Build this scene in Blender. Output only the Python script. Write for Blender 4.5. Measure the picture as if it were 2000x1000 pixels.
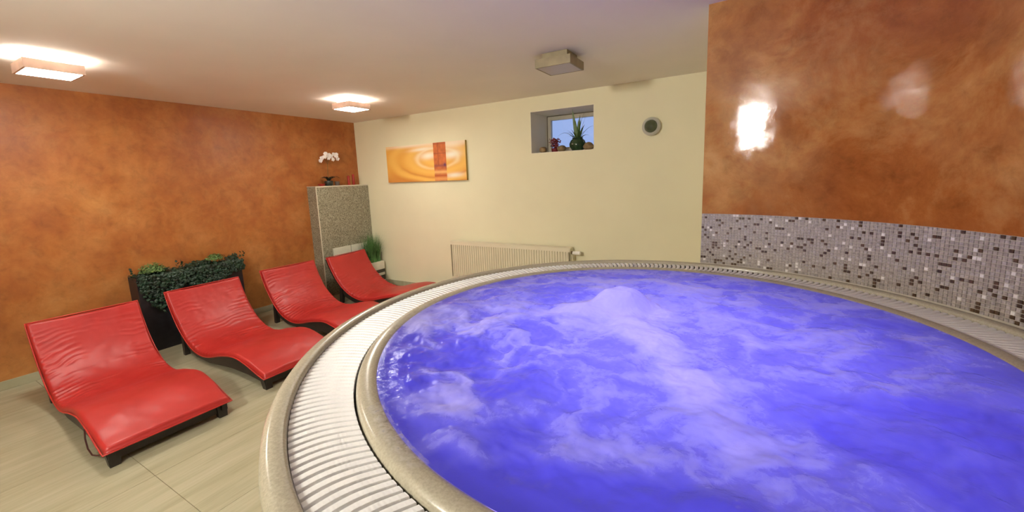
import bpy, bmesh, math, random
import numpy as np
from mathutils import Matrix, Vector
PI = math.pi
random.seed(7)
rng = np.random.RandomState(5)
for o in list(bpy.data.objects):
    bpy.data.objects.remove(o, do_unlink=True)
scn = bpy.context.scene
COL = scn.collection

# ------------------------------------------------------------------ camera
cam_d = bpy.data.cameras.new('camera')
cam = bpy.data.objects.new('camera', cam_d)
COL.objects.link(cam)
cam_d.sensor_width = 36.0
cam_d.lens = 787.62 / 2000 * 36
cam_d.shift_y = -(500 - 463.81) / 2000
cam_d.clip_start = 0.02
cam.matrix_world = (Matrix.Translation((5.05958, -4.16338, 1.53618)) @ Matrix.Rotation(0.52808, 4, 'Z')
                    @ Matrix.Rotation(1.42056, 4, 'X') @ Matrix.Rotation(-0.03686, 4, 'Z'))
scn.camera = cam

# ------------------------------------------------------------------ world, exposure, lamp strengths
world = bpy.data.worlds.new('world')
scn.world = world
world.use_nodes = True
bg = world.node_tree.nodes['Background']
bg.inputs['Color'].default_value = (0.36, 0.47, 0.80, 1)
bg.inputs['Strength'].default_value = 0.72
scn.view_settings.view_transform = 'Standard'
scn.view_settings.look = 'None'
scn.view_settings.gamma = 1.0
scn.view_settings.exposure = 0.62
scn.view_settings.use_curve_mapping = False
LAMP_COL = (1.0, 0.965, 0.87)
LAMP_DOWN = 58.0      # emission of the glass under each lit ceiling lamp
LAMP_WALL = 215.0      # emission of the light panel on the wall behind the viewer
LAMP_UP = 16.0         # emission of the small opal box between lamp and ceiling
PC = (4.7945, -2.7853)          # centre of the round whirlpool
ZR = 1.002                      # height of its rim


def led(name, x, y, z, power, size):
    d = bpy.data.lights.new(name, 'AREA')
    d.shape = 'DISK'
    d.size = size
    d.energy = power
    d.color = (0.30, 0.22, 1.0)
    o = bpy.data.objects.new(name, d)
    o.location = (x, y, z)
    o.rotation_euler = (PI, 0, 0)      # shines upwards, through the water
    COL.objects.link(o)
    return o


led('underwater_light', PC[0], PC[1], 0.40, 13.0, 1.1)

H = 2.4
XR = 5.96
YF = -5.2

# ------------------------------------------------------------------ materials
def mat(name):
    m = bpy.data.materials.new(name)
    m.use_nodes = True
    nt = m.node_tree
    return m, nt, nt.nodes['Principled BSDF']


def setc(s, c):
    s.default_value = (c[0], c[1], c[2], 1)


def ramp(nt, fac, stops):
    r = nt.nodes.new('ShaderNodeValToRGB')
    el = r.color_ramp.elements
    while len(el) < len(stops):
        el.new(0.5)
    for e, (p, c) in zip(el, stops):
        e.position = p
        e.color = (c[0], c[1], c[2], 1)
    nt.links.new(fac, r.inputs[0])
    return r.outputs[0]


def coords(nt, kind='Object', scale=(1, 1, 1)):
    t = nt.nodes.new('ShaderNodeTexCoord')
    mp = nt.nodes.new('ShaderNodeMapping')
    mp.inputs['Scale'].default_value = scale
    nt.links.new(t.outputs[kind], mp.inputs[0])
    return mp.outputs[0]


def noise(nt, vec, scale, detail=4, rough=0.55, dist=0.0):
    n = nt.nodes.new('ShaderNodeTexNoise')
    n.inputs['Scale'].default_value = scale
    n.inputs['Detail'].default_value = detail
    n.inputs['Roughness'].default_value = rough
    n.inputs['Distortion'].default_value = dist
    nt.links.new(vec, n.inputs['Vector'])
    return n.outputs['Fac']


def bump(nt, h, bsdf, strength, dist=0.01):
    b = nt.nodes.new('ShaderNodeBump')
    b.inputs['Strength'].default_value = strength
    b.inputs['Distance'].default_value = dist
    nt.links.new(h, b.inputs['Height'])
    nt.links.new(b.outputs[0], bsdf.inputs['Normal'])


def simple(name, col, rough=0.5, var=0.08, scale=8, metallic=0.0, bmp=0.0, bscale=60, spec=0.5):
    m, nt, b = mat(name)
    v = coords(nt)
    f = noise(nt, v, scale, 3)
    lo = [c * (1 - var) for c in col]
    hi = [min(1, c * (1 + var)) for c in col]
    nt.links.new(ramp(nt, f, [(0.3, lo), (0.7, hi)]), b.inputs['Base Color'])
    b.inputs['Roughness'].default_value = rough
    b.inputs['Metallic'].default_value = metallic
    b.inputs['Specular IOR Level'].default_value = spec
    if bmp:
        bump(nt, noise(nt, v, bscale, 3), b, bmp, 0.004)
    return m


def mixrgb(nt, fac, a, b):
    mx = nt.nodes.new('ShaderNodeMix')
    mx.data_type = 'RGBA'
    if isinstance(fac, float):
        mx.inputs[0].default_value = fac
    else:
        nt.links.new(fac, mx.inputs[0])
    for s, i in ((a, 6), (b, 7)):
        if isinstance(s, tuple):
            setc(mx.inputs[i], s)
        else:
            nt.links.new(s, mx.inputs[i])
    return mx.outputs[2]


def plaster(name, dark, mid, light, gold, rough, off, bmp_=0.14):
    """polished Venetian plaster: cloudy trowelled pigment with a waxed, uneven gloss"""
    m, nt, b = mat(name)
    t = nt.nodes.new('ShaderNodeTexCoord')
    mp = nt.nodes.new('ShaderNodeMapping')
    mp.inputs['Location'].default_value = off
    nt.links.new(t.outputs['Object'], mp.inputs[0])
    v = mp.outputs[0]
    big = noise(nt, v, 0.8, 5, 0.6, 0.25)
    c1 = ramp(nt, big, [(0.36, dark), (0.5, mid), (0.62, gold)])
    mid_n = noise(nt, v, 2.6, 9, 0.70, 0.35)
    c2 = ramp(nt, mid_n, [(0.38, dark), (0.48, mid), (0.56, light), (0.68, gold)])
    c = mixrgb(nt, 0.55, c1, c2)
    fine = noise(nt, v, 11, 8, 0.72, 0.5)
    spots = ramp(nt, fine, [(0.30, (0.72, 0.72, 0.72)), (0.5, (1, 1, 1)), (0.7, (1.12, 1.12, 1.12))])
    mu = nt.nodes.new('ShaderNodeMix')
    mu.data_type = 'RGBA'
    mu.blend_type = 'MULTIPLY'
    mu.inputs[0].default_value = 0.8
    nt.links.new(c, mu.inputs[6])
    nt.links.new(spots, mu.inputs[7])
    nt.links.new(mu.outputs[2], b.inputs['Base Color'])
    rr = nt.nodes.new('ShaderNodeMapRange')
    rr.inputs[3].default_value = rough[0]
    rr.inputs[4].default_value = rough[1]
    rr.inputs[1].default_value = 0.3
    rr.inputs[2].default_value = 0.7
    nt.links.new(noise(nt, v, 5.5, 7, 0.7, 1.2), rr.inputs[0])
    nt.links.new(rr.outputs[0], b.inputs['Roughness'])
    b.inputs['Specular IOR Level'].default_value = 0.6
    bump(nt, noise(nt, v, 9, 9, 0.72, 1.0), b, bmp_, 0.012)
    return m


M = {}
M['plaster_left'] = plaster('plaster_orange', (0.31, 0.083, 0.015), (0.38, 0.122, 0.024), (0.44, 0.165, 0.038),
                            (0.53, 0.24, 0.072), (0.34, 0.6), (3.1, 0.7, 0.2))
M['plaster_right'] = plaster('plaster_rust', (0.21, 0.050, 0.010), (0.33, 0.108, 0.024), (0.43, 0.190, 0.055),
                             (0.54, 0.30, 0.11), (0.02, 0.10), (0.4, 2.3, 5.2), 0.06)
M['cream'] = simple('cream_paint', (0.80, 0.75, 0.52), 0.75, 0.03, 1.5, bmp=0.06, bscale=160)
M['reveal'] = simple('reveal_paint', (0.84, 0.79, 0.66), 0.8, 0.03, 2)
M['ceiling'] = simple('ceiling_paint', (0.90, 0.85, 0.77), 0.85, 0.03, 1.2)
M['offwall'] = simple('wall_paint', (0.70, 0.66, 0.52), 0.8, 0.03, 2)

# floor tile: beige travertine-look porcelain, veins along y
m, nt, b = mat('travertine_tile')
t = nt.nodes.new('ShaderNodeNewGeometry')
mp = nt.nodes.new('ShaderNodeMapping')
mp.inputs['Scale'].default_value = (14, 1.1, 1)
nt.links.new(t.outputs['Position'], mp.inputs[0])
f1 = noise(nt, mp.outputs[0], 1.0, 7, 0.62, 0.5)
mp2 = nt.nodes.new('ShaderNodeMapping')
mp2.inputs['Scale'].default_value = (60, 3.0, 1)
nt.links.new(t.outputs['Position'], mp2.inputs[0])
f2 = noise(nt, mp2.outputs[0], 1.0, 4, 0.6, 0.2)
ca = ramp(nt, f1, [(0.28, (0.31, 0.285, 0.175)), (0.5, (0.40, 0.375, 0.25)), (0.72, (0.48, 0.455, 0.33))])
cb = ramp(nt, f2, [(0.35, (0.32, 0.295, 0.18)), (0.6, (0.46, 0.43, 0.30))])
nt.links.new(mixrgb(nt, 0.3, ca, cb), b.inputs['Base Color'])
b.inputs['Roughness'].default_value = 0.42
M['tile'] = m
M['grout'] = simple('floor_grout', (0.20, 0.16, 0.10), 0.9)

M['tub'] = simple('speckled_acrylic', (0.37, 0.335, 0.25), 0.22, 0.14, 200)
M['slat'] = simple('white_grate_plastic', (0.77, 0.765, 0.75), 0.38, 0.03, 30, bmp=0.0)
nt = M['slat'].node_tree
b = nt.nodes['Principled BSDF']
g = nt.nodes.new('ShaderNodeTexCoord')
w = nt.nodes.new('ShaderNodeTexWave')
w.wave_type = 'RINGS'
w.rings_direction = 'Z'
w.inputs['Scale'].default_value = 38
w.inputs['Distortion'].default_value = 1.6
w.inputs['Detail'].default_value = 1.5
w.inputs['Detail Scale'].default_value = 4.0
nt.links.new(g.outputs['Object'], w.inputs['Vector'])
bump(nt, w.outputs['Fac'], b, 0.22, 0.0015)
M['gutter'] = simple('dark_gutter', (0.06, 0.050, 0.025), 0.7, 0.2, 30)  # dark olive-brown channel seen between the slats
M['basin'] = simple('basin_shell', (0.55, 0.52, 0.55), 0.35, 0.03, 30)

# leather
m, nt, b = mat('red_leatherette')
v = coords(nt)
nt.links.new(ramp(nt, noise(nt, v, 3.0, 4), [(0.3, (0.39, 0.016, 0.014)), (0.7, (0.47, 0.026, 0.023))]), b.inputs['Base Color'])
b.inputs['Roughness'].default_value = 0.42
b.inputs['Specular IOR Level'].default_value = 0.55
bump(nt, noise(nt, v, 260, 3), b, 0.12, 0.002)
M['leather'] = m
M['piping'] = simple('red_piping', (0.52, 0.035, 0.025), 0.4, 0.05, 20)
M['darkwood'] = simple('black_brown_wood', (0.020, 0.014, 0.012), 0.45, 0.35, 12)
M['strap'] = simple('dark_red_strap', (0.06, 0.012, 0.010), 0.6)

M['planter'] = simple('black_planter', (0.016, 0.014, 0.018), 0.45, 0.3, 20)
M['soil'] = simple('potting_soil', (0.025, 0.018, 0.012), 0.9, 0.4, 60, bmp=0.3)
M['ivy'] = simple('ivy_leaf', (0.010, 0.034, 0.016), 0.45, 0.6, 18)
M['fern'] = simple('light_green_leaf', (0.12, 0.21, 0.055), 0.5, 0.4, 25)
M['grass'] = simple('grass_blade', (0.09, 0.23, 0.06), 0.5, 0.45, 14)
M['potw'] = simple('white_pot_wood', (0.70, 0.66, 0.54), 0.5, 0.08, 12)
M['potd'] = simple('dark_pot_band', (0.06, 0.05, 0.035), 0.5, 0.2, 12)
M['edge'] = simple('pale_edge_profile', (0.66, 0.62, 0.50), 0.35)
# fine stone mosaic of the cladding, too small to tell apart from here
m, nt, b = mat('fine_grey_mosaic')
v = coords(nt)
vo = nt.nodes.new('ShaderNodeTexVoronoi')
vo.inputs['Scale'].default_value = 120
vo.inputs['Randomness'].default_value = 0.35
nt.links.new(v, vo.inputs['Vector'])
sp = nt.nodes.new('ShaderNodeSeparateColor')
nt.links.new(vo.outputs['Color'], sp.inputs[0])
nt.links.new(ramp(nt, sp.outputs[0], [(0.0, (0.10, 0.085, 0.05)), (0.2, (0.23, 0.21, 0.145)), (0.7, (0.31, 0.285, 0.20)), (1.0, (0.44, 0.42, 0.32))]),
             b.inputs['Base Color'])
b.inputs['Roughness'].default_value = 0.35
M['clad'] = m
M['panel'] = simple('white_panel', (0.72, 0.70, 0.58), 0.4)
M['radiator'] = simple('radiator_enamel', (0.74, 0.68, 0.50), 0.4, 0.02)
M['valve'] = simple('white_valve', (0.85, 0.82, 0.74), 0.35, 0.02)
M['lamp_wood'] = simple('lit_lamp_wood', (0.62, 0.42, 0.33), 0.5, 0.12, 12)  # glow through the lit frame is put into a paler, pinker base colour
M['lamp_off'] = simple('unlit_lamp_wood', (0.30, 0.24, 0.13), 0.5, 0.15, 12)  # frame of the unlit lamp, without the painted glow
M['diff_off'] = simple('unlit_diffuser', (0.55, 0.49, 0.45), 0.35, 0.02)


def emissive(name, col, s):
    m, nt, b = mat(name)
    setc(b.inputs['Base Color'], (0.8, 0.8, 0.8))
    setc(b.inputs['Emission Color'], col)
    b.inputs['Emission Strength'].default_value = s
    return m


M['glow_down'] = emissive('lit_opal_glass', LAMP_COL, LAMP_DOWN)
M['glow_up'] = emissive('lit_opal_side_glass', LAMP_COL, LAMP_UP)
M['glow_wall'] = emissive('lit_wall_panel_glass', LAMP_COL, LAMP_WALL)
M['frame'] = simple('window_frame', (0.52, 0.47, 0.36), 0.4)
M['seal'] = simple('brown_window_seal', (0.10, 0.07, 0.03), 0.6)
m, nt, b = mat('window_glass')
nt.nodes.remove(b)
out = nt.nodes['Material Output']
tr = nt.nodes.new('ShaderNodeBsdfTransparent')
setc(tr.inputs[0], (0.92, 0.95, 0.98))
gl = nt.nodes.new('ShaderNodeBsdfGlossy')
gl.inputs['Roughness'].default_value = 0.05
fr = nt.nodes.new('ShaderNodeFresnel')
mx = nt.nodes.new('ShaderNodeMixShader')
nt.links.new(fr.outputs[0], mx.inputs[0])
nt.links.new(tr.outputs[0], mx.inputs[1])
nt.links.new(gl.outputs[0], mx.inputs[2])
nt.links.new(mx.outputs[0], out.inputs[0])
M['pane'] = m
m, nt, b = mat('clear_lamp_glass')
setc(b.inputs['Base Color'], (0.80, 0.80, 0.72))
b.inputs['Roughness'].default_value = 0.08
b.inputs['Transmission Weight'].default_value = 0.45
M['lampglass'] = m
M['darkball'] = simple('grey_green_mirror_glass', (0.10, 0.12, 0.075), 0.12, 0.1, 20, metallic=0.3)
M['vase'] = simple('dark_green_glaze', (0.018, 0.045, 0.018), 0.12, 0.3, 20)
M['aloe'] = simple('aloe_leaf', (0.10, 0.17, 0.045), 0.4, 0.3, 14)
M['redleaf'] = simple('dark_red_leaf', (0.16, 0.012, 0.016), 0.5, 0.4, 30)
M['stone'] = simple('brown_stone', (0.22, 0.15, 0.07), 0.7, 0.3, 30, bmp=0.2)
M['petal'] = simple('white_petal', (0.86, 0.80, 0.76), 0.5, 0.05, 30)
M['orchid_stem'] = simple('orchid_stem', (0.12, 0.10, 0.035), 0.6)
M['blackpot'] = simple('black_ceramic', (0.018, 0.022, 0.016), 0.3, 0.2)
M['candle'] = simple('red_candle_wax', (0.36, 0.020, 0.012), 0.45)
M['cup'] = simple('smoky_cup', (0.14, 0.10, 0.08), 0.2)

# wall mosaic
def tile_mat(name, col, rough, var, met=0.0):
    m, nt, b = mat(name)
    t = nt.nodes.new('ShaderNodeNewGeometry')
    f = noise(nt, t.outputs['Position'], 70, 2)
    nt.links.new(ramp(nt, f, [(0.3, [c * (1 - var) for c in col]), (0.7, [min(1, c * (1 + var)) for c in col])]), b.inputs['Base Color'])
    f3 = noise(nt, t.outputs['Position'], 260, 3)
    bump(nt, f3, b, 0.35, 0.002)
    b.inputs['Roughness'].default_value = rough
    b.inputs['Metallic'].default_value = met
    return m


M['t_stone'] = tile_mat('grey_stone_tessera', (0.31, 0.265, 0.235), 0.4, 0.30)
M['t_glass'] = tile_mat('clear_glass_tessera', (0.36, 0.32, 0.30), 0.12, 0.30)
M['t_dark'] = tile_mat('dark_brown_tessera', (0.075, 0.042, 0.022), 0.2, 0.5)
M['t_glint'] = tile_mat('glint_tessera', (0.72, 0.68, 0.64), 0.1, 0.1)  # a few near-white tiles: glints painted as base colour
M['t_grout'] = simple('mosaic_grout', (0.50, 0.45, 0.36), 0.8, 0.05)

# ------------------------------------------------------------------ mesh helpers
def tag(o, label=None, cat=None, group=None, kind=None):
    if label: o['label'] = label
    if cat: o['category'] = cat
    if group: o['group'] = group
    if kind: o['kind'] = kind
    return o


def obj(name, me, parent=None, loc=None):
    o = bpy.data.objects.new(name, me)
    COL.objects.link(o)
    if parent is not None:
        o.parent = parent
    if loc is not None:
        o.location = loc
    return o


def empty(name, loc=(0, 0, 0), rz=0.0):
    o = bpy.data.objects.new(name, None)
    o.empty_display_size = 0.1
    o.location = loc
    o.rotation_euler = (0, 0, rz)
    COL.objects.link(o)
    return o


class MB:
    def __init__(s):
        s.v, s.f, s.m = [], [], []

    def add(s, vs, fs, mi=0):
        n = len(s.v)
        s.v += [tuple(p) for p in vs]
        s.f += [tuple(i + n for i in f) for f in fs]
        s.m += [mi] * len(fs)
        return s

    def box(s, x0, x1, y0, y1, z0, z1, mi=0, bev=0.0):
        if bev <= 0:
            vs = [(x, y, z) for z in (z0, z1) for y in (y0, y1) for x in (x0, x1)]
            fs = [(0, 2, 3, 1), (4, 5, 7, 6), (0, 1, 5, 4), (2, 6, 7, 3), (0, 4, 6, 2), (1, 3, 7, 5)]
            return s.add(vs, fs, mi)
        bm = bmesh.new()
        bmesh.ops.create_cube(bm, size=1)
        for v in bm.verts:
            v.co = Vector(((x0 + x1) / 2 + v.co.x * (x1 - x0), (y0 + y1) / 2 + v.co.y * (y1 - y0), (z0 + z1) / 2 + v.co.z * (z1 - z0)))
        bmesh.ops.bevel(bm, geom=bm.edges[:], offset=bev, segments=2, affect='EDGES', profile=0.6)
        bm.verts.index_update()
        s.add([v.co[:] for v in bm.verts], [tuple(v.index for v in f.verts) for f in bm.faces], mi)
        bm.free()
        return s

    def lathe(s, prof, seg=48, c=(0, 0), mi=0, a0=0, a1=2 * PI, close=True):
        full = abs(a1 - a0 - 2 * PI) < 1e-6
        n = seg if full else seg + 1
        vs = []
        for i in range(n):
            a = a0 + (a1 - a0) * i / seg
            for r, z in prof:
                vs.append((c[0] + r * math.cos(a), c[1] + r * math.sin(a), z))
        k = len(prof)
        fs = []
        for i in range(seg):
            j = (i + 1) % n
            for q in range(k - 1):
                fs.append((i * k + q, j * k + q, j * k + q + 1, i * k + q + 1))
        return s.add(vs, fs, mi)

    def tube(s, pts, r, seg=6, mi=0, r2=None, flat=1.0):
        pts = [Vector(p) for p in pts]
        n = len(pts)
        vs = []
        prev = None
        for i, p in enumerate(pts):
            d = (pts[min(i + 1, n - 1)] - pts[max(i - 1, 0)]).normalized()
            if prev is None:
                up = Vector((0, 0, 1)) if abs(d.z) < 0.9 else Vector((1, 0, 0))
                a = d.cross(up).normalized()
            else:
                a = (prev - d * prev.dot(d)).normalized()
            prev = a
            b = d.cross(a)
            rr = r if r2 is None else r + (r2 - r) * i / (n - 1)
            for k in range(seg):
                t = 2 * PI * k / seg
                vs.append(p + a * math.cos(t) * rr + b * math.sin(t) * rr * flat)
        fs = []
        for i in range(n - 1):
            for k in range(seg):
                k2 = (k + 1) % seg
                fs.append((i * seg + k, i * seg + k2, (i + 1) * seg + k2, (i + 1) * seg + k))
        fs.append(tuple(range(seg))[::-1])
        fs.append(tuple((n - 1) * seg + k for k in range(seg)))
        return s.add(vs, fs, mi)

    def prism(s, poly, y0, y1, mi=0):
        """polygon in (x, z) extruded along y; poly may be concave (n-gon caps)"""
        n = len(poly)
        vs = [(x, y0, z) for x, z in poly] + [(x, y1, z) for x, z in poly]
        fs = [tuple(range(n)), tuple(range(2 * n - 1, n - 1, -1))]
        for i in range(n):
            j = (i + 1) % n
            fs.append((i, i + n, j + n, j))
        return s.add(vs, fs, mi)

    def mesh(s, name, mats, smooth=False, auto=None):
        me = bpy.data.meshes.new(name)
        me.from_pydata(s.v, [], s.f)
        if not isinstance(mats, (list, tuple)):
            mats = [mats]
        for m_ in mats:
            me.materials.append(m_)
        if len(mats) > 1:
            me.polygons.foreach_set('material_index', s.m)
        if smooth:
            me.polygons.foreach_set('use_smooth', [True] * len(me.polygons))
        bm = bmesh.new()
        bm.from_mesh(me)
        bmesh.ops.recalc_face_normals(bm, faces=bm.faces[:])
        bm.to_mesh(me)
        bm.free()
        if smooth and auto:
            try:
                me.set_sharp_from_angle(angle=math.radians(auto))
            except Exception:
                pass
        me.update()
        return me

    def build(s, name, mats, parent=None, smooth=False, loc=None, auto=35):
        return obj(name, s.mesh(name, mats, smooth, auto), parent, loc)


def grid_mesh(name, X, Y, Z, mat_, wrap=False, attr=None):
    """numpy grid surface (n, m) -> mesh"""
    n, m_ = X.shape
    co = np.stack([X, Y, Z], -1).reshape(-1, 3)
    idx = np.arange(n * m_).reshape(n, m_)
    a = idx[:-1, :]
    b_ = idx[1:, :]
    if wrap:
        a2, b2 = np.roll(a, -1, 1), np.roll(b_, -1, 1)
    else:
        a2, b2 = a[:, 1:], b_[:, 1:]
        a, b_ = a[:, :-1], b_[:, :-1]
    faces = np.stack([a, b_, b2, a2], -1).reshape(-1, 4)
    me = bpy.data.meshes.new(name)
    me.vertices.add(len(co))
    me.vertices.foreach_set('co', co.ravel())
    me.loops.add(faces.size)
    me.loops.foreach_set('vertex_index', faces.ravel())
    me.polygons.add(len(faces))
    me.polygons.foreach_set('loop_start', np.arange(0, faces.size, 4))
    me.polygons.foreach_set('use_smooth', np.ones(len(faces), bool))
    me.update(calc_edges=True)
    me.validate()
    me.materials.append(mat_)
    if attr is not None:
        for k, arr in attr.items():
            if arr.ndim == X.ndim:
                at = me.attributes.new(k, 'FLOAT', 'POINT')
                at.data.foreach_set('value', arr.ravel().astype(np.float32))
            else:
                at = me.attributes.new(k, 'FLOAT_COLOR', 'POINT')
                c4 = np.concatenate([arr.reshape(-1, 3), np.ones((arr.size // 3, 1))], 1)
                at.data.foreach_set('color', c4.ravel().astype(np.float32))
    return me


def vnoise(x, y, seed=0):
    """smooth value noise on numpy arrays, 0..1"""
    tab = np.random.RandomState(seed).rand(256, 256)
    xi = np.floor(x).astype(int)
    yi = np.floor(y).astype(int)
    fx = x - xi
    fy = y - yi
    fx = fx * fx * (3 - 2 * fx)
    fy = fy * fy * (3 - 2 * fy)
    g = lambda i, j: tab[i % 256, j % 256]
    return ((g(xi, yi) * (1 - fx) + g(xi + 1, yi) * fx) * (1 - fy) + (g(xi, yi + 1) * (1 - fx) + g(xi + 1, yi + 1) * fx) * fy)


def fbm(x, y, oct=5, seed=0, gain=0.5):
    s = 0
    a = 1.0
    t = 0
    for o in range(oct):
        s = s + a * vnoise(x * 2 ** o + 17.3 * o, y * 2 ** o + 5.1 * o, seed + o)
        t += a
        a *= gain
    return s / t


def smooth(e0, e1, x):
    t = np.clip((x - e0) / (e1 - e0), 0, 1)
    return t * t * (3 - 2 * t)


# ------------------------------------------------------------------ room shell
# floor: recessed grout bed with tiles of 0.6 x 1.2 m
fl = MB().box(-0.15, XR + 0.3, YF - 0.15, 0.6, -0.12, -0.003).build('floor', M['grout'])
tag(fl, kind='structure')
tile_v = MB().box(-0.2985, 0.2985, -0.5985, 0.5985, -0.012, 0.0, bev=0.0012).mesh('floor_tile', M['tile'])
xs = [1.165 + 0.5875 * i for i in range(-2, 9)]
for i in range(-2, 9):
    x0 = 1.165 + 0.5895 * i
    x1 = x0 + 0.5895
    for j in range(-3, 3):
        y0 = -3.45 + 1.2 * j
        y1 = y0 + 1.2
        a0, a1, b0, b1 = max(x0, 0), min(x1, XR), max(y0, YF), min(y1, 0)
        if a1 - a0 < 0.02 or b1 - b0 < 0.02:
            continue
        o = obj('floor_tile', tile_v, fl)
        o.scale = ((a1 - a0 - 0.0025) / 0.597, (b1 - b0 - 0.0025) / 1.197, 1)
        o.location = ((a0 + a1) / 2, (b0 + b1) / 2, 0)

tag(MB().box(-0.15, XR + 0.3, YF - 0.15, 0.6, H, H + 0.12).build('ceiling', M['ceiling']), kind='structure')
tag(MB().box(-0.15, 0, YF, 0.6, -0.003, H).build('wall_left', M['plaster_left']), kind='structure')
WX0, WX1, WZ0, WZ1 = 2.925, 3.663, 1.783, 2.24
bw = MB()
bw.box(0, WX0, 0, 0.5, 0, H)
bw.box(WX1, 4.85, 0, 0.5, 0, H)
bw.box(WX0, WX1, 0, 0.5, 0, WZ0)
bw.box(WX0, WX1, 0, 0.5, WZ1, H)
tag(bw.build('wall_back', M['cream']), kind='structure')
rv = MB()      # thin plaster lining of the deep window niche
rv.box(WX0, WX0 + 0.004, 0.001, 0.45, WZ0, WZ1)
rv.box(WX1 - 0.004, WX1, 0.001, 0.45, WZ0, WZ1)
rv.box(WX0 + 0.004, WX1 - 0.004, 0.001, 0.45, WZ1 - 0.004, WZ1)
rv.box(WX0 + 0.004, WX1 - 0.004, 0.001, 0.45, WZ0, WZ0 + 0.004)
tag(rv.build('trim_1', M['reveal']), kind='structure')
tag(MB().box(-0.15, XR + 0.3, YF - 0.15, YF, 0, H).build('wall_front', M['offwall']), kind='structure')

# skirting of the same tile
tag(MB().box(0.0, 0.010, YF, -0.86, 0.0, 0.072, bev=0.002).build('baseboard_left', M['tile']), kind='structure')
bb = MB().box(0.2, 4.84, -0.010, 0.0, 0.0, 0.078, bev=0.002)
tag(bb.build('baseboard_back', M['tile']), kind='structure')

# window
wy = 0.44
wf = MB()
fx0, fx1, fz0, fz1 = WX0 + 0.004, WX1 - 0.004, WZ0 + 0.03, WZ1 - 0.006
for (a0, a1, c0, c1) in ((fx0, fx0 + 0.045, fz0, fz1), (fx1 - 0.045, fx1, fz0, fz1), (fx0 + 0.045, fx1 - 0.045, fz1 - 0.05, fz1), (fx0 + 0.045, fx1 - 0.045, fz0, fz0 + 0.045)):
    wf.box(a0, a1, wy, wy + 0.055, c0, c1, bev=0.004)
win = wf.build('window_1', M['frame'])
tag(win, kind='structure')
sl = MB()
for (a0, a1, c0, c1) in ((fx0, fx0 + 0.006, fz0, fz1), (fx0, fx1, fz1 - 0.006, fz1)):
    sl.box(a0, a1, wy - 0.006, wy, c0, c1)
sl.build('window_seal', M['seal'], win)
MB().box(fx0 + 0.04, fx1 - 0.04, wy + 0.022, wy + 0.030, fz0 + 0.04, fz1 - 0.045).build('pane', M['pane'], win)
MB().box(fx0, fx1, wy - 0.01, 0.5, WZ0 + 0.004, WZ0 + 0.03).build('window_sill', M['reveal'], win)

# curved niche wall around the pool -----------------------------------------
R0 = 1.1575
A_START, A_END = math.radians(87.5), math.radians(-20)
nseg = 96
arc = [(PC[0] + R0 * math.cos(A_START + (A_END - A_START) * i / nseg), PC[1] + R0 * math.sin(A_START + (A_END - A_START) * i / nseg)) for i in range(nseg + 1)]
outer = [(XR + 0.15, arc[-1][1]), (XR + 0.15, 0.5), (arc[0][0], 0.5)]
# quad strip between arc and an outer polyline
vs, fs, mi = [], [], []
wall = MB()
op = []
for i, (x, y) in enumerate(arc):
    a = A_START + (A_END - A_START) * i / nseg
    if i == 0:
        q = (x, 0.5)
    else:
        t = i / nseg
        # outer boundary parameter: goes along y=0.5 to corner then down x=XR+.15
        Lh = XR + 0.15 - arc[0][0]
        Lv = 0.5 - arc[-1][1]
        s_ = t * (Lh + Lv)
        q = (arc[0][0] + s_, 0.5) if s_ < Lh else (XR + 0.15, 0.5 - (s_ - Lh))
    op.append(q)
Z0, ZM, Z1 = -0.003, 1.2865, H
n = nseg + 1
for z in (Z0, ZM, Z1):
    wall.v += [(x, y, z) for x, y in arc]
for z in (Z0, Z1):
    wall.v += [(x, y, z) for x, y in op]
for i in range(nseg):
    wall.f.append((i, i + 1, n + i + 1, n + i)); wall.m.append(1)
    wall.f.append((n + i, n + i + 1, 2 * n + i + 1, 2 * n + i)); wall.m.append(0)
    wall.f.append((3 * n + i, 3 * n + i + 1, 4 * n + i + 1, 4 * n + i)); wall.m.append(2)
    wall.f.append((2 * n + i, 2 * n + i + 1, 4 * n + i + 1, 4 * n + i)); wall.m.append(2)
    wall.f.append((i, i + 1, 3 * n + i + 1, 3 * n + i)); wall.m.append(2)
for k in (0, nseg):
    wall.f.append((k, 2 * n + k, 4 * n + k, 3 * n + k)); wall.m.append(2)
wr = wall.build('wall_right', [M['plaster_right'], M['t_grout'], M['cream']], smooth=True, auto=30)
tag(wr, kind='structure')
tag(MB().box(arc[-1][0], XR + 0.15, YF, arc[-1][1], -0.003, H).build('wall_side', M['offwall']), kind='structure')

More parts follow.
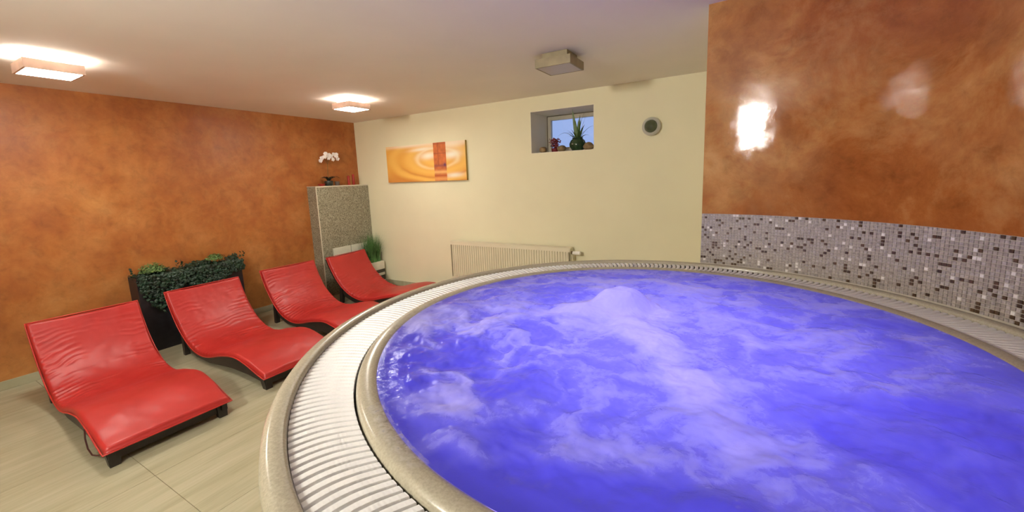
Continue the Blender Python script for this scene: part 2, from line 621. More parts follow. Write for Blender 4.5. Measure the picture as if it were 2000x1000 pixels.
# glass and stone mosaic: 20 courses of 14 mm pieces on the curve
rows = 20
pitch = (ZM - 1.001) / rows
ncol = int(R0 * (A_START - A_END) / 0.0143)
dA = (A_START - A_END) / ncol
tv = []
hw, hh = 0.00645, pitch / 2 - 0.0008
bm = bmesh.new()
bmesh.ops.create_cube(bm, size=1)
for v_ in bm.verts:
    v_.co = Vector((v_.co.x * 0.003, v_.co.y * 2 * hw, v_.co.z * 2 * hh))
    if v_.co.x < 0:
        v_.co.y *= 0.90
        v_.co.z *= 0.90
base_v = [v_.co.copy() for v_ in bm.verts]
base_f = [tuple(v_.index for v_ in f.verts) for f in bm.faces]
bm.free()
kinds = ['t_stone', 't_glass', 't_dark', 't_glint']
proto = {k: MB().add([v_[:] for v_ in base_v], base_f).mesh('mosaic_tile', M[k]) for k in kinds}
stuff = MB()
near = []
for c in range(ncol):
    a = A_START - (c + 0.5) * dA
    for r_ in range(rows):
        z = 1.001 + (r_ + 0.5) * pitch
        u = random.random()
        k = 2 if u < 0.105 else (3 if u < 0.135 else (1 if u < 0.42 else 0))
        rad = R0 - 0.0012 + random.uniform(-0.0003, 0.0003)
        if math.radians(23.6) <= a <= math.radians(34.2):
            near.append((a, z, k, rad))
            continue
        ca, sa = math.cos(a), math.sin(a)
        ta = random.gauss(0, 0.02)
        tb = random.gauss(0, 0.02)
        pts = []
        for v_ in base_v:
            x = rad + v_.x + ta * v_.y + tb * v_.z
            y = v_.y
            pts.append((PC[0] + x * ca - y * sa, PC[1] + x * sa + y * ca, z + v_.z))
        stuff.add(pts, base_f, k)
print('near tiles', len(near))
for a, z, k, rad in near[:300]:
    o = obj('mosaic_tile', proto[kinds[k]], wr, (PC[0] + rad * math.cos(a), PC[1] + rad * math.sin(a), z))
    o.rotation_euler = (random.gauss(0, 0.004), random.gauss(0, 0.02), a + random.gauss(0, 0.02))
tag(stuff.build('mosaic_field', [M[k] for k in kinds], wr), kind='stuff')

# ------------------------------------------------------------------ whirlpool
tub = empty('whirlpool_tub', (PC[0], PC[1], 0))
tag(tub, 'round whirlpool tub with speckled beige rim and white slatted overflow grate', 'whirlpool')
MB().lathe([(1.101, 0.930), (1.101, 0.992), (1.103, 0.998), (1.108, 1.002), (1.134, 1.002), (1.144, 0.999), (1.151, 0.990),
            (1.1535, 0.975), (1.1535, 0.90), (1.148, 0.885), (1.132, 0.878)], 256).build('outer_rim', M['tub'], tub, smooth=True, auto=50)
MB().lathe([(1.132, 0.90), (1.132, 0.03), (1.12, 0.0), (1.09, 0.0)], 160).build('skirt_panel', M['tub'], tub, smooth=True)
MB().lathe([(0.9535, 0.90), (0.9535, 0.975), (0.951, 0.990), (0.945, 0.9995), (0.934, 1.0035), (0.915, 1.0025), (0.900, 0.9985),
            (0.892, 0.990), (0.888, 0.975), (0.882, 0.90)], 256).build('inner_coping', M['tub'], tub, smooth=True, auto=50)
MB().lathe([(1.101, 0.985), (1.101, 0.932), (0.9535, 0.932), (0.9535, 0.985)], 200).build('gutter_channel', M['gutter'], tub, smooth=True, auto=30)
MB().lathe([(0.882, 0.92), (0.86, 0.72), (0.80, 0.60), (0.72, 0.40), (0.60, 0.33), (0.0001, 0.32)], 96).build('basin', M['basin'], tub, smooth=True)
# one slat: S-curved in plan, crowned in section
NS = 280
sm = MB()
nt_ = 12
ri, ro = 0.9575, 1.0995
vs = []
for i in range(nt_ + 1):
    t = i / nt_                      # 0 outer .. 1 inner
    r = ro + (ri - ro) * t
    s3 = t * t * (3 - 2 * t)
    off = math.radians(0.85) * t * t - math.radians(0.52) * math.sin(PI * t)
    w_ = 0.0085
    sec = [(-w_, 0.965), (-w_, 0.9870), (-w_ * 0.82, 0.9890), (0, 0.9895), (w_ * 0.82, 0.9890), (w_, 0.9870), (w_, 0.965)]
    for dy, z in sec:
        a = off
        vs.append((r * math.cos(a) - dy * math.sin(a), r * math.sin(a) + dy * math.cos(a), z))
fs = []
for i in range(nt_):
    for k in range(6):
        fs.append((i * 7 + k, i * 7 + k + 1, (i + 1) * 7 + k + 1, (i + 1) * 7 + k))
fs.append(tuple(range(7)))
fs.append(tuple(nt_ * 7 + k for k in range(7))[::-1])
sm.add(vs, fs)
slat_me = sm.mesh('grate_slat', M['slat'], smooth=True, auto=40)
for i in range(NS):
    o = obj('grate_slat', slat_me, tub)
    o.rotation_euler = (0, 0, 2 * PI * (i + 0.5) / NS)

# water -----------------------------------------------------------------------
blobs = [  # x, y, sx, sy, angle, amount
    (4.62, -2.60, .12, .12, 0, 1.2), (4.45, -2.72, .10, .06, .5, .7), (4.22, -2.86, .16, .09, .6, .45), (4.00, -2.92, .10, .16, 0, .5),
    (4.60, -2.25, .30, .10, .3, .25), (4.9, -2.25, .10, .16, .3, .4), (4.10, -3.06, .10, .10, 0, .35), (4.35, -3.02, .12, .04, .3, .35),
    (4.59, -3.42, .10, .04, .7, .35), (4.43, -3.44, .03, .09, 1.0, .45), (4.60, -3.60, .09, .03, -.2, .75), (4.74, -3.50, .09, .05, .1, .35),
    (4.36, -3.18, .05, .05, .4, .15), (4.62, -3.15, .20, .14, .4, .22), (4.85, -3.40, .12, .06, .4, .2),
    (5.12, -2.72, .14, .08, .8, .35), (4.90, -3.47, .10, .04, .1, .3), (5.05, -2.45, .25, .10, -.3, .12), (5.35, -2.9, .2, .2, 0, .08), (4.80, -2.65, .15, .12, 0, .45),
    (4.17, -3.36, .08, .09, 0, -1.5), (4.29, -3.46, .08, .05, 0.6, -1.2), (4.40, -3.58, .05, .05, 0, -1.2), (4.80, -3.62, .13, .06, -.1, -1.3),
    (4.98, -3.56, .12, .05, .2, -1.2), (4.66, -3.68, .06, .04, 0, -.9), (5.25, -3.22, .07, .015, -.5, -1.0), (4.25, -2.50, .12, .07, .5, -.35),
    (4.45, -2.12, .2, .06, .2, -.3), (5.35, -2.5, .1, .08, 0, -.2), (5.45, -3.15, .2, .1, -.5, -.35), (4.20, -3.10, .06, .03, .5, -.4),
]
segs = [((4.66, -2.64), (4.80, -2.86), .085, 1.1), ((4.80, -2.86), (4.94, -3.12), .075, .95), ((4.94, -3.12), (5.05, -3.30), .08, .75),
        ((5.05, -3.30), (5.16, -3.46), .11, .5), ((4.62, -2.5), (4.35, -2.30), .05, .5), ((4.35, -2.30), (4.12, -2.44), .04, .4), ((4.5, -2.72), (4.15, -3.0), .035, .35)]


def water_fields(X, Y):
    wx = fbm(X * 5, Y * 5, 4, 11) - .5
    wy_ = fbm(X * 5 + 9, Y * 5 + 3, 4, 23) - .5
    Xw = X + .30 * wx
    Yw = Y + .30 * wy_
    n1 = fbm(Xw * 9, Yw * 9, 6, 31, .55)
    ridg = 1 - np.abs(fbm(Xw * 6 + 4, Yw * 6, 5, 47, .55) * 2 - 1) * 3.2
    B = np.zeros_like(X)
    Xb, Yb = X + .10 * wx, Y + .10 * wy_
    for (x, y, sx, sy, an, am) in blobs:
        c, s = math.cos(an), math.sin(an)
        dx, dy = Xb - x, Yb - y
        u = (dx * c + dy * s) / sx
        v = (-dx * s + dy * c) / sy
        B += am * np.exp(-(u * u + v * v) * .8)
    for (p, q, w_, am) in segs:
        px, py = p
        vx, vy = q[0] - px, q[1] - py
        t = np.clip(((Xb - px) * vx + (Yb - py) * vy) / (vx * vx + vy * vy), 0, 1)
        d2 = (Xb - px - t * vx) ** 2 + (Yb - py - t * vy) ** 2
        B = np.maximum(B, 0) * 1.0 + np.minimum(B, 0) + am * np.exp(-d2 / w_ ** 2 * 1.4) * (1 - np.clip(B, 0, 1) * .6)
    cn = 1.0 + 1.3 * np.exp(-(((X - 4.27) / .30) ** 2 + ((Y + 3.22) / .34) ** 2))
    front = smooth(-3.42, -3.62, Y) * .28 + .35 * smooth(.35, 1.0, (X - PC[0]) * .8 - (Y - PC[1]) * .6)  # clearer water in front; dimming towards the near right painted as less foam
    F = .56 - front + B * .52 + (n1 - .5) * .66 * cn + (ridg - .5) * .20 * cn
    F = np.clip((F - .10) / .95, 0, 1)
    return F, n1, ridg


NR, NA = 250, 880
aa = np.linspace(0, 2 * PI, NA, endpoint=False)[None, :]
deg = np.degrees(aa)
rr = np.linspace(0.002, 0.898, NR)[:, None]
Xg = PC[0] + rr * np.cos(aa)
Yg = PC[1] + rr * np.sin(aa)
F, n1, ridg = water_fields(Xg, Yg)
Rg = np.broadcast_to(rr, Xg.shape)
edge = smooth(0.0, 1.0, (0.885 - Rg) / .085)
Zg = 0.9965 + (fbm(Xg * 7, Yg * 7, 3, 71) - .5) * .030 * edge + (fbm(Xg * 26, Yg * 26, 3, 77) - .5) * .008 * edge + (F - .4) * .008 * edge
Zg += .072 * np.exp(-(((Xg - 4.635) / .105) ** 2 + ((Yg + 2.575) / .095) ** 2) ** 1.7) * (.93 + .14 * fbm(Xg * 22, Yg * 22, 3, 6))
Zg += .030 * np.exp(-(((Xg - 4.52) / .10) ** 2 + ((Yg + 2.68) / .07) ** 2))
Zg += .022 * np.exp(-(((Xg - 4.73) / .09) ** 2 + ((Yg + 2.78) / .09) ** 2))
Zg += .030 * np.exp(-(((Xg - 5.08) / .09) ** 2 + ((Yg + 3.54) / .06) ** 2))
Zg = Zg + smooth(0.86, 0.89, Rg) * .002
me = grid_mesh('pool_water', Xg, Yg, Zg, None, wrap=True, attr={'foam': F})

m, nt, b = mat('lit_bubbling_water')
nt.nodes.remove(b)
out = nt.nodes['Material Output']
at = nt.nodes.new('ShaderNodeAttribute')
at.attribute_name = 'foam'
geo = nt.nodes.new('ShaderNodeNewGeometry')
fn = noise(nt, geo.outputs['Position'], 30, 10, 0.74, 0.9)
ma = nt.nodes.new('ShaderNodeMath')
ma.operation = 'MULTIPLY_ADD'
nt.links.new(fn, ma.inputs[0])
ma.inputs[1].default_value = 1.1
nt.links.new(at.outputs['Fac'], ma.inputs[2])
mr = nt.nodes.new('ShaderNodeMapRange')
mr.interpolation_type = 'SMOOTHSTEP'
mr.inputs[1].default_value = 0.90
mr.inputs[2].default_value = 1.20
mr.inputs[3].default_value = 0.0
mr.inputs[4].default_value = 0.24
nt.links.new(ma.outputs[0], mr.inputs[0])
sb = nt.nodes.new('ShaderNodeMath')
sb.operation = 'MULTIPLY_ADD'
sb.use_clamp = True
nt.links.new(at.outputs['Fac'], sb.inputs[0])
sb.inputs[1].default_value = 0.66
nt.links.new(mr.outputs[0], sb.inputs[2])
foam = sb.outputs[0]
tl = nt.nodes.new('ShaderNodeBsdfTranslucent')
nt.links.new(ramp(nt, foam, [(0.0, (0.19, 0.21, 0.46)), (0.4, (0.34, 0.39, 0.56)), (0.7, (0.50, 0.60, 0.64)), (1.0, (0.74, 0.86, 0.74))]), tl.inputs[0])
df = nt.nodes.new('ShaderNodeBsdfDiffuse')
nt.links.new(ramp(nt, foam, [(0.0, (0.03, 0.03, 0.12)), (0.5, (0.18, 0.17, 0.34)), (1.0, (0.50, 0.47, 0.60))]), df.inputs[0])
m1 = nt.nodes.new('ShaderNodeMixShader')
fr_ = nt.nodes.new('ShaderNodeMapRange')
fr_.inputs[3].default_value = 0.12
fr_.inputs[4].default_value = 0.5
nt.links.new(foam, fr_.inputs[0])
nt.links.new(fr_.outputs[0], m1.inputs[0])
nt.links.new(tl.outputs[0], m1.inputs[1])
nt.links.new(df.outputs[0], m1.inputs[2])
gl = nt.nodes.new('ShaderNodeBsdfGlossy')
rg = nt.nodes.new('ShaderNodeMapRange')
rg.inputs[3].default_value = 0.03
rg.inputs[4].default_value = 0.6
nt.links.new(foam, rg.inputs[0])
nt.links.new(rg.outputs[0], gl.inputs['Roughness'])
fz = nt.nodes.new('ShaderNodeFresnel')
fz.inputs['IOR'].default_value = 1.33
bp = nt.nodes.new('ShaderNodeBump')
bp.inputs['Strength'].default_value = 0.35
bp.inputs['Distance'].default_value = 0.006
nt.links.new(noise(nt, geo.outputs['Position'], 52, 4, 0.6, 0.6), bp.inputs['Height'])
for s_ in (gl, fz, df):
    nt.links.new(bp.outputs[0], s_.inputs['Normal'])
m2 = nt.nodes.new('ShaderNodeMixShader')
nt.links.new(fz.outputs[0], m2.inputs[0])
nt.links.new(m1.outputs[0], m2.inputs[1])
nt.links.new(gl.outputs[0], m2.inputs[2])
nt.links.new(m2.outputs[0], out.inputs[0])
me.materials.clear()
me.materials.append(m)
water = obj('pool_water', me)
tag(water, 'bubbling blue violet lit water with lavender foam filling the round whirlpool', 'water', kind='stuff')

# thin films of foamy water running over the coping into the grate
m, nt, b = mat('overflow_film')
geo = nt.nodes.new('ShaderNodeNewGeometry')
at = nt.nodes.new('ShaderNodeAttribute')
at.attribute_name = 'foam'
fn = noise(nt, geo.outputs['Position'], 60, 7, 0.75, 0.4)
ma = nt.nodes.new('ShaderNodeMath')
ma.operation = 'MULTIPLY'
nt.links.new(ramp(nt, fn, [(0.40, (0, 0, 0)), (0.75, (.6, .6, .6))]), ma.inputs[0])
nt.links.new(at.outputs['Fac'], ma.inputs[1])
setc(b.inputs['Base Color'], (0.72, 0.69, 0.66))
b.inputs['Roughness'].default_value = 0.18
nt.links.new(ma.outputs[0], b.inputs['Alpha'])
bump(nt, fn, b, 0.35, 0.003)
for d0, d1, rmax, f_ in ((134, 216, .952, .75), (236, 256, .948, 1.0)):
    A2 = np.radians(np.linspace(d0, d1, 260))[None, :]
    en = smooth(0, .12, (np.degrees(A2) - d0) / (d1 - d0)) * smooth(0, .12, (d1 - np.degrees(A2)) / (d1 - d0))
    T2 = np.linspace(0, 1, 26)[:, None]
    R2 = .890 + (rmax - .890) * T2 * en * (.86 + .14 * fbm(np.degrees(A2) * .5, A2 * 0 + 2, 3, 15))
    X2, Y2 = PC[0] + R2 * np.cos(A2), PC[1] + R2 * np.sin(A2)
    prof_r = [.888, .892, .900, .915, .934, .945, .951, .9535]
    prof_z = [.9965, .9985, 1.0000, 1.0030, 1.0040, 1.0002, .9920, .978]
    Z2 = np.interp(R2, prof_r, prof_z) + .0010 + .0005 * fbm(X2 * 30, Y2 * 30, 2, 4)
    fo = f_ * en * smooth(1.0, .55, T2) * smooth(0, .5, en) * np.ones_like(R2)
    fo = fo * (.5 + .9 * fbm(X2 * 22, Y2 * 22, 4, 61))
    me_ = grid_mesh('overflow_film', X2, Y2, Z2, m, attr={'foam': fo})
    obj('overflow_film', me_, water)

# ------------------------------------------------------------------ loungers
PROF = [(.46, .60), (.52, .47), (.61, .33), (.72, .22), (.85, .145), (1.0, .115), (1.15, .13), (1.35, .183), (1.58, .222), (1.76, .203), (1.92, .158), (2.03, .132)]


def catmull(pts, n):
    P_ = [np.array(p, float) for p in pts]
    P_ = [2 * P_[0] - P_[1]] + P_ + [2 * P_[-1] - P_[-2]]
    out_ = []
    for i in range(1, len(P_) - 2):
        for k in range(8):
            t = k / 8
            a, b_, c, d = P_[i - 1], P_[i], P_[i + 1], P_[i + 2]
            out_.append(.5 * ((2 * b_) + (-a + c) * t + (2 * a - 5 * b_ + 4 * c - d) * t * t + (-a + 3 * b_ - 3 * c + d) * t ** 3))
    out_.append(P_[-2])
    out_ = np.array(out_)
    d = np.r_[0, np.cumsum(np.hypot(*np.diff(out_, axis=0).T))]
    s = np.linspace(0, d[-1], n)
    return np.stack([np.interp(s, d, out_[:, 0]), np.interp(s, d, out_[:, 1])], 1)


CUR = catmull([(x - 1.2, z) for x, z in PROF], 121)      # local x: 0 at the middle
TAN = np.gradient(CUR, axis=0)
TAN /= np.hypot(TAN[:, 0], TAN[:, 1])[:, None]
NOR = np.stack([-TAN[:, 1], TAN[:, 0]], 1)
NOR[NOR[:, 1] < 0] *= -1
LEN = np.r_[0, np.cumsum(np.hypot(*np.diff(CUR, axis=0).T))]
W2 = 0.318


def cushion_mesh(seed):
    """closed slab that follows the S curve, puffed in the middle and wrinkled where it bends"""
    nu, nv = 241, 81
    su = np.linspace(0, LEN[-1], nu)
    cx, cz = np.interp(su, LEN, CUR[:, 0]), np.interp(su, LEN, CUR[:, 1])
    nx, nz = np.interp(su, LEN, NOR[:, 0]), np.interp(su, LEN, NOR[:, 1])
    U, V = np.meshgrid(su, np.linspace(-1, 1, nv), indexing='ij')
    T = .045
    ed = 1 - np.abs(V)
    eu = np.minimum(U, LEN[-1] - U)
    rim = np.clip(ed * W2 / .022, 0, 1) * np.clip(eu / .022, 0, 1)
    prof = np.sqrt(1 - (1 - rim) ** 2)
    # wrinkles: fold lines that fan out from the sides near the bend
    k = U / LEN[-1]
    bend = np.exp(-((k - .36) / .13) ** 2) + .55 * np.exp(-((k - .17) / .14) ** 2)
    side = .25 + .75 * smooth(.15, 1.0, np.abs(V))
    ph = U * 150 + 16 * fbm(U * 5 + seed * 3, V * 1.4 + seed, 3, 3 + seed) + (np.abs(V) ** 1.5) * -7.0 + V * 4.0
    fold = (np.sin(ph) * .5 + .5) ** 2.2
    mask = smooth(.30, .60, fbm(U * 9 + seed, V * 1.7 + 7, 3, 51 + seed))
    wr_ = fold * mask * bend * side * .0095
    soft = (fbm(U * 6 + seed, V * 2.4, 3, 90 + seed) - .5) * .010
    top = T * .35 + T * .65 * prof + (wr_ + soft) * prof - .006 * (1 - prof)
    top -= T            # CUR is the top outline of the edge
    top += .010 * prof * smooth(0, .5, ed)
    bot = np.full_like(top, -T) + (T * .35) * (1 - prof)
    yy = V * W2 + .0035 * np.sin(U * 9 + seed) * np.sign(V) * smooth(.8, 1, np.abs(V))
    # sag of the head edge
    sag = -.012 * np.exp(-(U / .10) ** 2) * (1 - V ** 2)
    X1 = cx[:, None] + nx[:, None] * top + TAN[0, 0] * 0
    Z1_ = cz[:, None] + nz[:, None] * top + sag
    X0 = cx[:, None] + nx[:, None] * bot
    Z0_ = cz[:, None] + nz[:, None] * bot + sag
    # wrap: go over the top then back underneath (coarse)
    Xa = np.concatenate([X1, X0[:, ::-1][:, 1:-1]], 1)
    Za = np.concatenate([Z1_, Z0_[:, ::-1][:, 1:-1]], 1)
    Ya = np.concatenate([yy, yy[:, ::-1][:, 1:-1]], 1)
    me_ = grid_mesh('cushion', Xa, Ya, Za, M['leather'], wrap=True)
    bm = bmesh.new()
    bm.from_mesh(me_)
    bm.edges.ensure_lookup_table()
    be = [e for e in bm.edges if e.is_boundary]
    bmesh.ops.holes_fill(bm, edges=be, sides=0)
    bmesh.ops.recalc_face_normals(bm, faces=bm.faces[:])
    bm.to_mesh(me_)
    bm.free()
    return me_


def pt(s, n, y):
    """point at arc length s along the curve, n above it"""
    return (float(np.interp(s, LEN, CUR[:, 0]) + n * np.interp(s, LEN, NOR[:, 0])), y, float(np.interp(s, LEN, CUR[:, 1]) + n * np.interp(s, LEN, NOR[:, 1])))


L_ = LEN[-1]
ring = []
for i in range(61):
    ring.append(pt(L_ * i / 60, -.029, -W2 - .001))
for i in range(1, 12):
    ring.append((pt(L_, -.029, 0)[0] + .001, -W2 + 2 * W2 * i / 12, pt(L_, -.029, 0)[2]))
for i in range(61):
    ring.append(pt(L_ * (60 - i) / 60, -.029, W2 + .001))
for i in range(1, 12):
    ring.append((pt(0, -.029, 0)[0] - .001, W2 - 2 * W2 * i / 12, pt(0, -.029, 0)[2]))
ring.append(ring[0])
piping_me = MB().tube(ring, .0042, 6).mesh('piping', M['piping'], smooth=True)

# side rail: top edge under the cushion, lower edge thin at the head and nearly straight below the seat
top_pts, low_pts = [], []
for i in range(41):
    s = .012 + (L_ - .03) * i / 40
    x, _, z = pt(s, -.047, 0)
    top_pts.append((x, z))
for (x, z) in top_pts:
    k = x + 1.2
    seatlow = np.interp(k, [.60, .70, .85, 1.1, 1.3, 1.5, 1.75, 1.9, 2.0], [.17, .085, .035, .028, .050, .068, .070, .060, .050])
    low_pts.append((x, min(float(seatlow), z - .034) if k > .66 else None))
low2 = []
for i in range(41):
    s = .012 + (L_ - .03) * i / 40
    x, _, z = pt(s, -.085, 0)
    xx, zl = low_pts[i]
    low2.append((x, z) if zl is None else (xx, zl))
low2 = [p for p in low2]
rail_v = top_pts + low2


def rail_mesh():
    mb = MB()
    n_ = len(top_pts)
    for y0, y1 in ((-.016, .016),):
        vs_ = [(x, y0, z) for x, z in top_pts] + [(x, y0, z) for x, z in low2] + [(x, y1, z) for x, z in top_pts] + [(x, y1, z) for x, z in low2]
        fs_ = []
        for i in range(n_ - 1):
            fs_ += [(i, i + 1, n_ + i + 1, n_ + i), (2 * n_ + i, 2 * n_ + i + 1, 3 * n_ + i + 1, 3 * n_ + i),
                    (i, i + 1, 2 * n_ + i + 1, 2 * n_ + i), (n_ + i, n_ + i + 1, 3 * n_ + i + 1, 3 * n_ + i)]
        fs_ += [(0, n_, 3 * n_, 2 * n_), (n_ - 1, 2 * n_ - 1, 4 * n_ - 1, 3 * n_ - 1)]
        mb.add(vs_, fs_)
    return mb.mesh('side_rail', M['darkwood'], smooth=True, auto=40)


RAIL = rail_mesh()


def leg_mesh(x, ztop, lean, wtop=.031, wbot=.024):
    vs_ = []
    for z, w_, dx in ((0, wbot, lean), (ztop, wtop, 0)):
        for sx, sy in ((-1, -1), (1, -1), (1, 1), (-1, 1)):
            vs_.append((x + dx + sx * w_, sy * w_, z))
    fs_ = [(0, 1, 2, 3), (4, 5, 6, 7), (0, 1, 5, 4), (1, 2, 6, 5), (2, 3, 7, 6), (3, 0, 4, 7)]
    return MB().add(vs_, fs_).mesh('leg', M['darkwood'])


FRONT = leg_mesh(.755, .088, .012)
REAR = leg_mesh(-.56, .215, -.035, .026, .020)
# front apron and slat bars under the cushion
APRON = MB().box(.748, .772, -.258, .258, .030, .086, bev=.003).mesh('front_apron', M['darkwood'])
BACKBAR = MB().box(-.012, .012, -.258, .258, -.02, .02, bev=.003).mesh('cross_bar', M['darkwood'])
SLAT = MB().box(-.022, .022, -.262, .262, -.006, .006, bev=.002).mesh('support_slat', M['darkwood'])


def make_lounger(seed):
    root = empty('sun_lounger')
    obj('cushion', cushion_mesh(seed), root)
    c = root.children[0]
    obj('piping', piping_me, c)
    for sy in (-1, 1):
        obj('side_rail', RAIL, root, (0, sy * .279, 0))
        obj('leg', FRONT, root, (0, sy * .270, 0))
        obj('leg', REAR, root, (0, sy * .279, 0))
    obj('front_apron', APRON, root)
    x, _, z = pt(.03, -.066, 0)
    o = obj('cross_bar', BACKBAR, root, (x, 0, z))
    o.rotation_euler = (0, math.atan2(-TAN[2, 1], TAN[2, 0]), 0)
    for i in range(1, 13):
        s = .05 + (L_ - .16) * i / 13
        x, _, z = pt(s, -.055, 0)
        tx, tz = np.interp(s, LEN, TAN[:, 0]), np.interp(s, LEN, TAN[:, 1])
        o = obj('support_slat', SLAT, root, (x, 0, z))
        o.rotation_euler = (0, -math.atan2(tz, tx), 0)
    return root


lounge = [(1.262, -3.222, -.040, 1.0, 'red padded sun lounger nearest the camera with its whole foot end in view', 1),
          (1.185, -2.345, -.014, .975, 'red padded sun lounger standing right in front of the tall black ivy planter', 2),
          (1.140, -1.490, -.060, .965, 'red padded sun lounger third from the left, its back against the orange wall', 3),
          (1.170, -.612, .055, .975, 'red padded sun lounger nearest the cream wall beside the grass pot and mosaic ledge', 4)]
for (x, y, rz, sz, lab, seed) in lounge:
    r_ = make_lounger(seed)
    r_.location = (x, y, 0)
    r_.rotation_euler = (0, 0, rz)
    tag(r_, lab, 'sun lounger', 'red sun loungers in a row')
    if seed == 1:
        pts = [(.50, -.316, .165), (.52, -.325, .11), (.56, -.328, .060), (.62, -.325, .040), (.68, -.318, .055), (.735, -.312, .075)]
        MB().tube(pts, .004, 6).build('hanging_strap', M['strap'], r_, smooth=True)

# ------------------------------------------------------------------ tall planter with ivy
pl = empty('ivy_planter', (0.125, -2.325, 0))
tag(pl, 'tall black planter box overflowing with dark ivy against the orange wall', 'planter')
pb = MB()
hx, hy, ht = .098, .450, .725
pb.box(-hx, hx, -hy, hy, 0, .02)
pb.box(-hx, -hx + .012, -hy, hy, .02, ht)
pb.box(hx - .012, hx, -hy, hy, .02, ht)
pb.box(-hx + .012, hx - .012, -hy, -hy + .012, .02, ht)
pb.box(-hx + .012, hx - .012, hy - .012, hy, .02, ht)
pb.build('planter_box', M['planter'], pl)
MB().box(-hx + .012, hx - .012, -hy + .012, hy - .012, .02, ht - .03).build('soil', M['soil'], pl)


def leaf(mb, p, n_, up, l, w_, mi=0, curl=.25):
    n_ = Vector(n_).normalized()
    up = Vector(up)
    up = (up - n_ * up.dot(n_)).normalized()
    sd = n_.cross(up)
    p = Vector(p)
    vs_ = [p, p + up * l * .35 + sd * w_ * .5 + n_ * l * .06, p + up * l * .75 + sd * w_ * .28 - n_ * l * .02, p + up * l - n_ * l * curl,
           p + up * l * .75 - sd * w_ * .28 - n_ * l * .02, p + up * l * .35 - sd * w_ * .5 + n_ * l * .06, p + up * l * .5 + n_ * l * .10]
    mb.add(vs_, [(0, 1, 6), (1, 2, 6), (2, 3, 6), (3, 4, 6), (4, 5, 6), (5, 0, 6)], mi)


ivy = MB()
R_ = random.Random(3)
for i in range(2600):
    y = R_.uniform(-.44, .46)
    over = R_.random()
    hang_max = .10 + .26 * math.exp(-((y + .30) / .11) ** 2) + .10 * math.exp(-((y - .1) / .2) ** 2)
    if over < .45:
        x = R_.uniform(-.09, .10)
        z = ht - .015 + R_.uniform(0, .05) + .025 * math.sin(y * 17)
        nrm = (R_.gauss(.4, .5), R_.gauss(0, .6), 1)
        up = (R_.gauss(.4, 1), R_.gauss(0, 1), .2)
    else:
        d = R_.random() ** 1.3 * hang_max
        x = hx + .012 + R_.uniform(0, .035) * (1 - d / .5)
        z = ht + .02 - d
        nrm = (1, R_.gauss(-.2, .5), R_.gauss(.35, .4))
        up = (.2, R_.gauss(0, .7), -1)
    leaf(ivy, (x, y, z), nrm, up, R_.uniform(.020, .038), R_.uniform(.018, .032))
for y, x in ((.47, .08), (.49, .10), (-.46, .06), (.25, -.02), (.28, 0), (-.05, -.02), (-.1, .02)):
    for k in range(4):
        leaf(ivy, (x, y, ht + .02 + .02 * k), (R_.gauss(0, 1), R_.gauss(0, 1), .6), (R_.gauss(0, .5), R_.gauss(0, .5), 1), .03, .024)
tag(ivy.build('ivy_foliage', M['ivy'], pl), kind='stuff')
tf = MB()
for cy, cx_, sp_, n_, zc in ((-.30, .03, .105, 620, .055), (.235, .02, .080, 480, .065)):
    for i in range(n_):
        th, ph = R_.uniform(0, 2 * PI), math.acos(R_.uniform(-.1, 1))
        d = Vector((math.sin(ph) * math.cos(th), math.sin(ph) * math.sin(th), math.cos(ph)))
        rr_ = sp_ * R_.uniform(.4, 1)
        p = Vector((cx_, cy, ht + zc - .02)) + Vector((d.x * rr_ * .9, d.y * rr_, d.z * rr_ * .8))
        leaf(tf, p, (d.x + R_.gauss(0, .5), d.y + R_.gauss(0, .5), d.z + .3), (d.x, d.y, d.z + .6), R_.uniform(.014, .026), R_.uniform(.008, .014))
tag(tf.build('pale_green_tufts', M['fern'], pl), 'pale green leafy tufts', kind='stuff')

# ------------------------------------------------------------------ mosaic-clad ledge in the corner
TZ = 1.500
cl = empty('mosaic_ledge', (0, 0, 0))
tag(cl, 'chest-high grey mosaic-clad ledge in the corner behind the loungers', 'ledge')
MB().box(0.001, .19, -.850, -.001, 0, TZ - .006).build('clad_body', M['clad'], cl)
MB().box(0.001, .192, -.852, -.001, TZ - .006, TZ).build('top_slab', M['edge'], cl)
MB().box(.184, .1935, -.8535, -.844, 0, TZ - .006).build('corner_profile', M['edge'], cl)
MB().box(.19, .196, -.850, -.001, TZ - .016, TZ - .0062).build('edge_profile', M['edge'], cl)
for y0 in (-.70, -.405):
    MB().box(.19, .202, y0 + .006, y0 + .289, .33, .650, bev=.003).build('access_panel', M['panel'], cl)

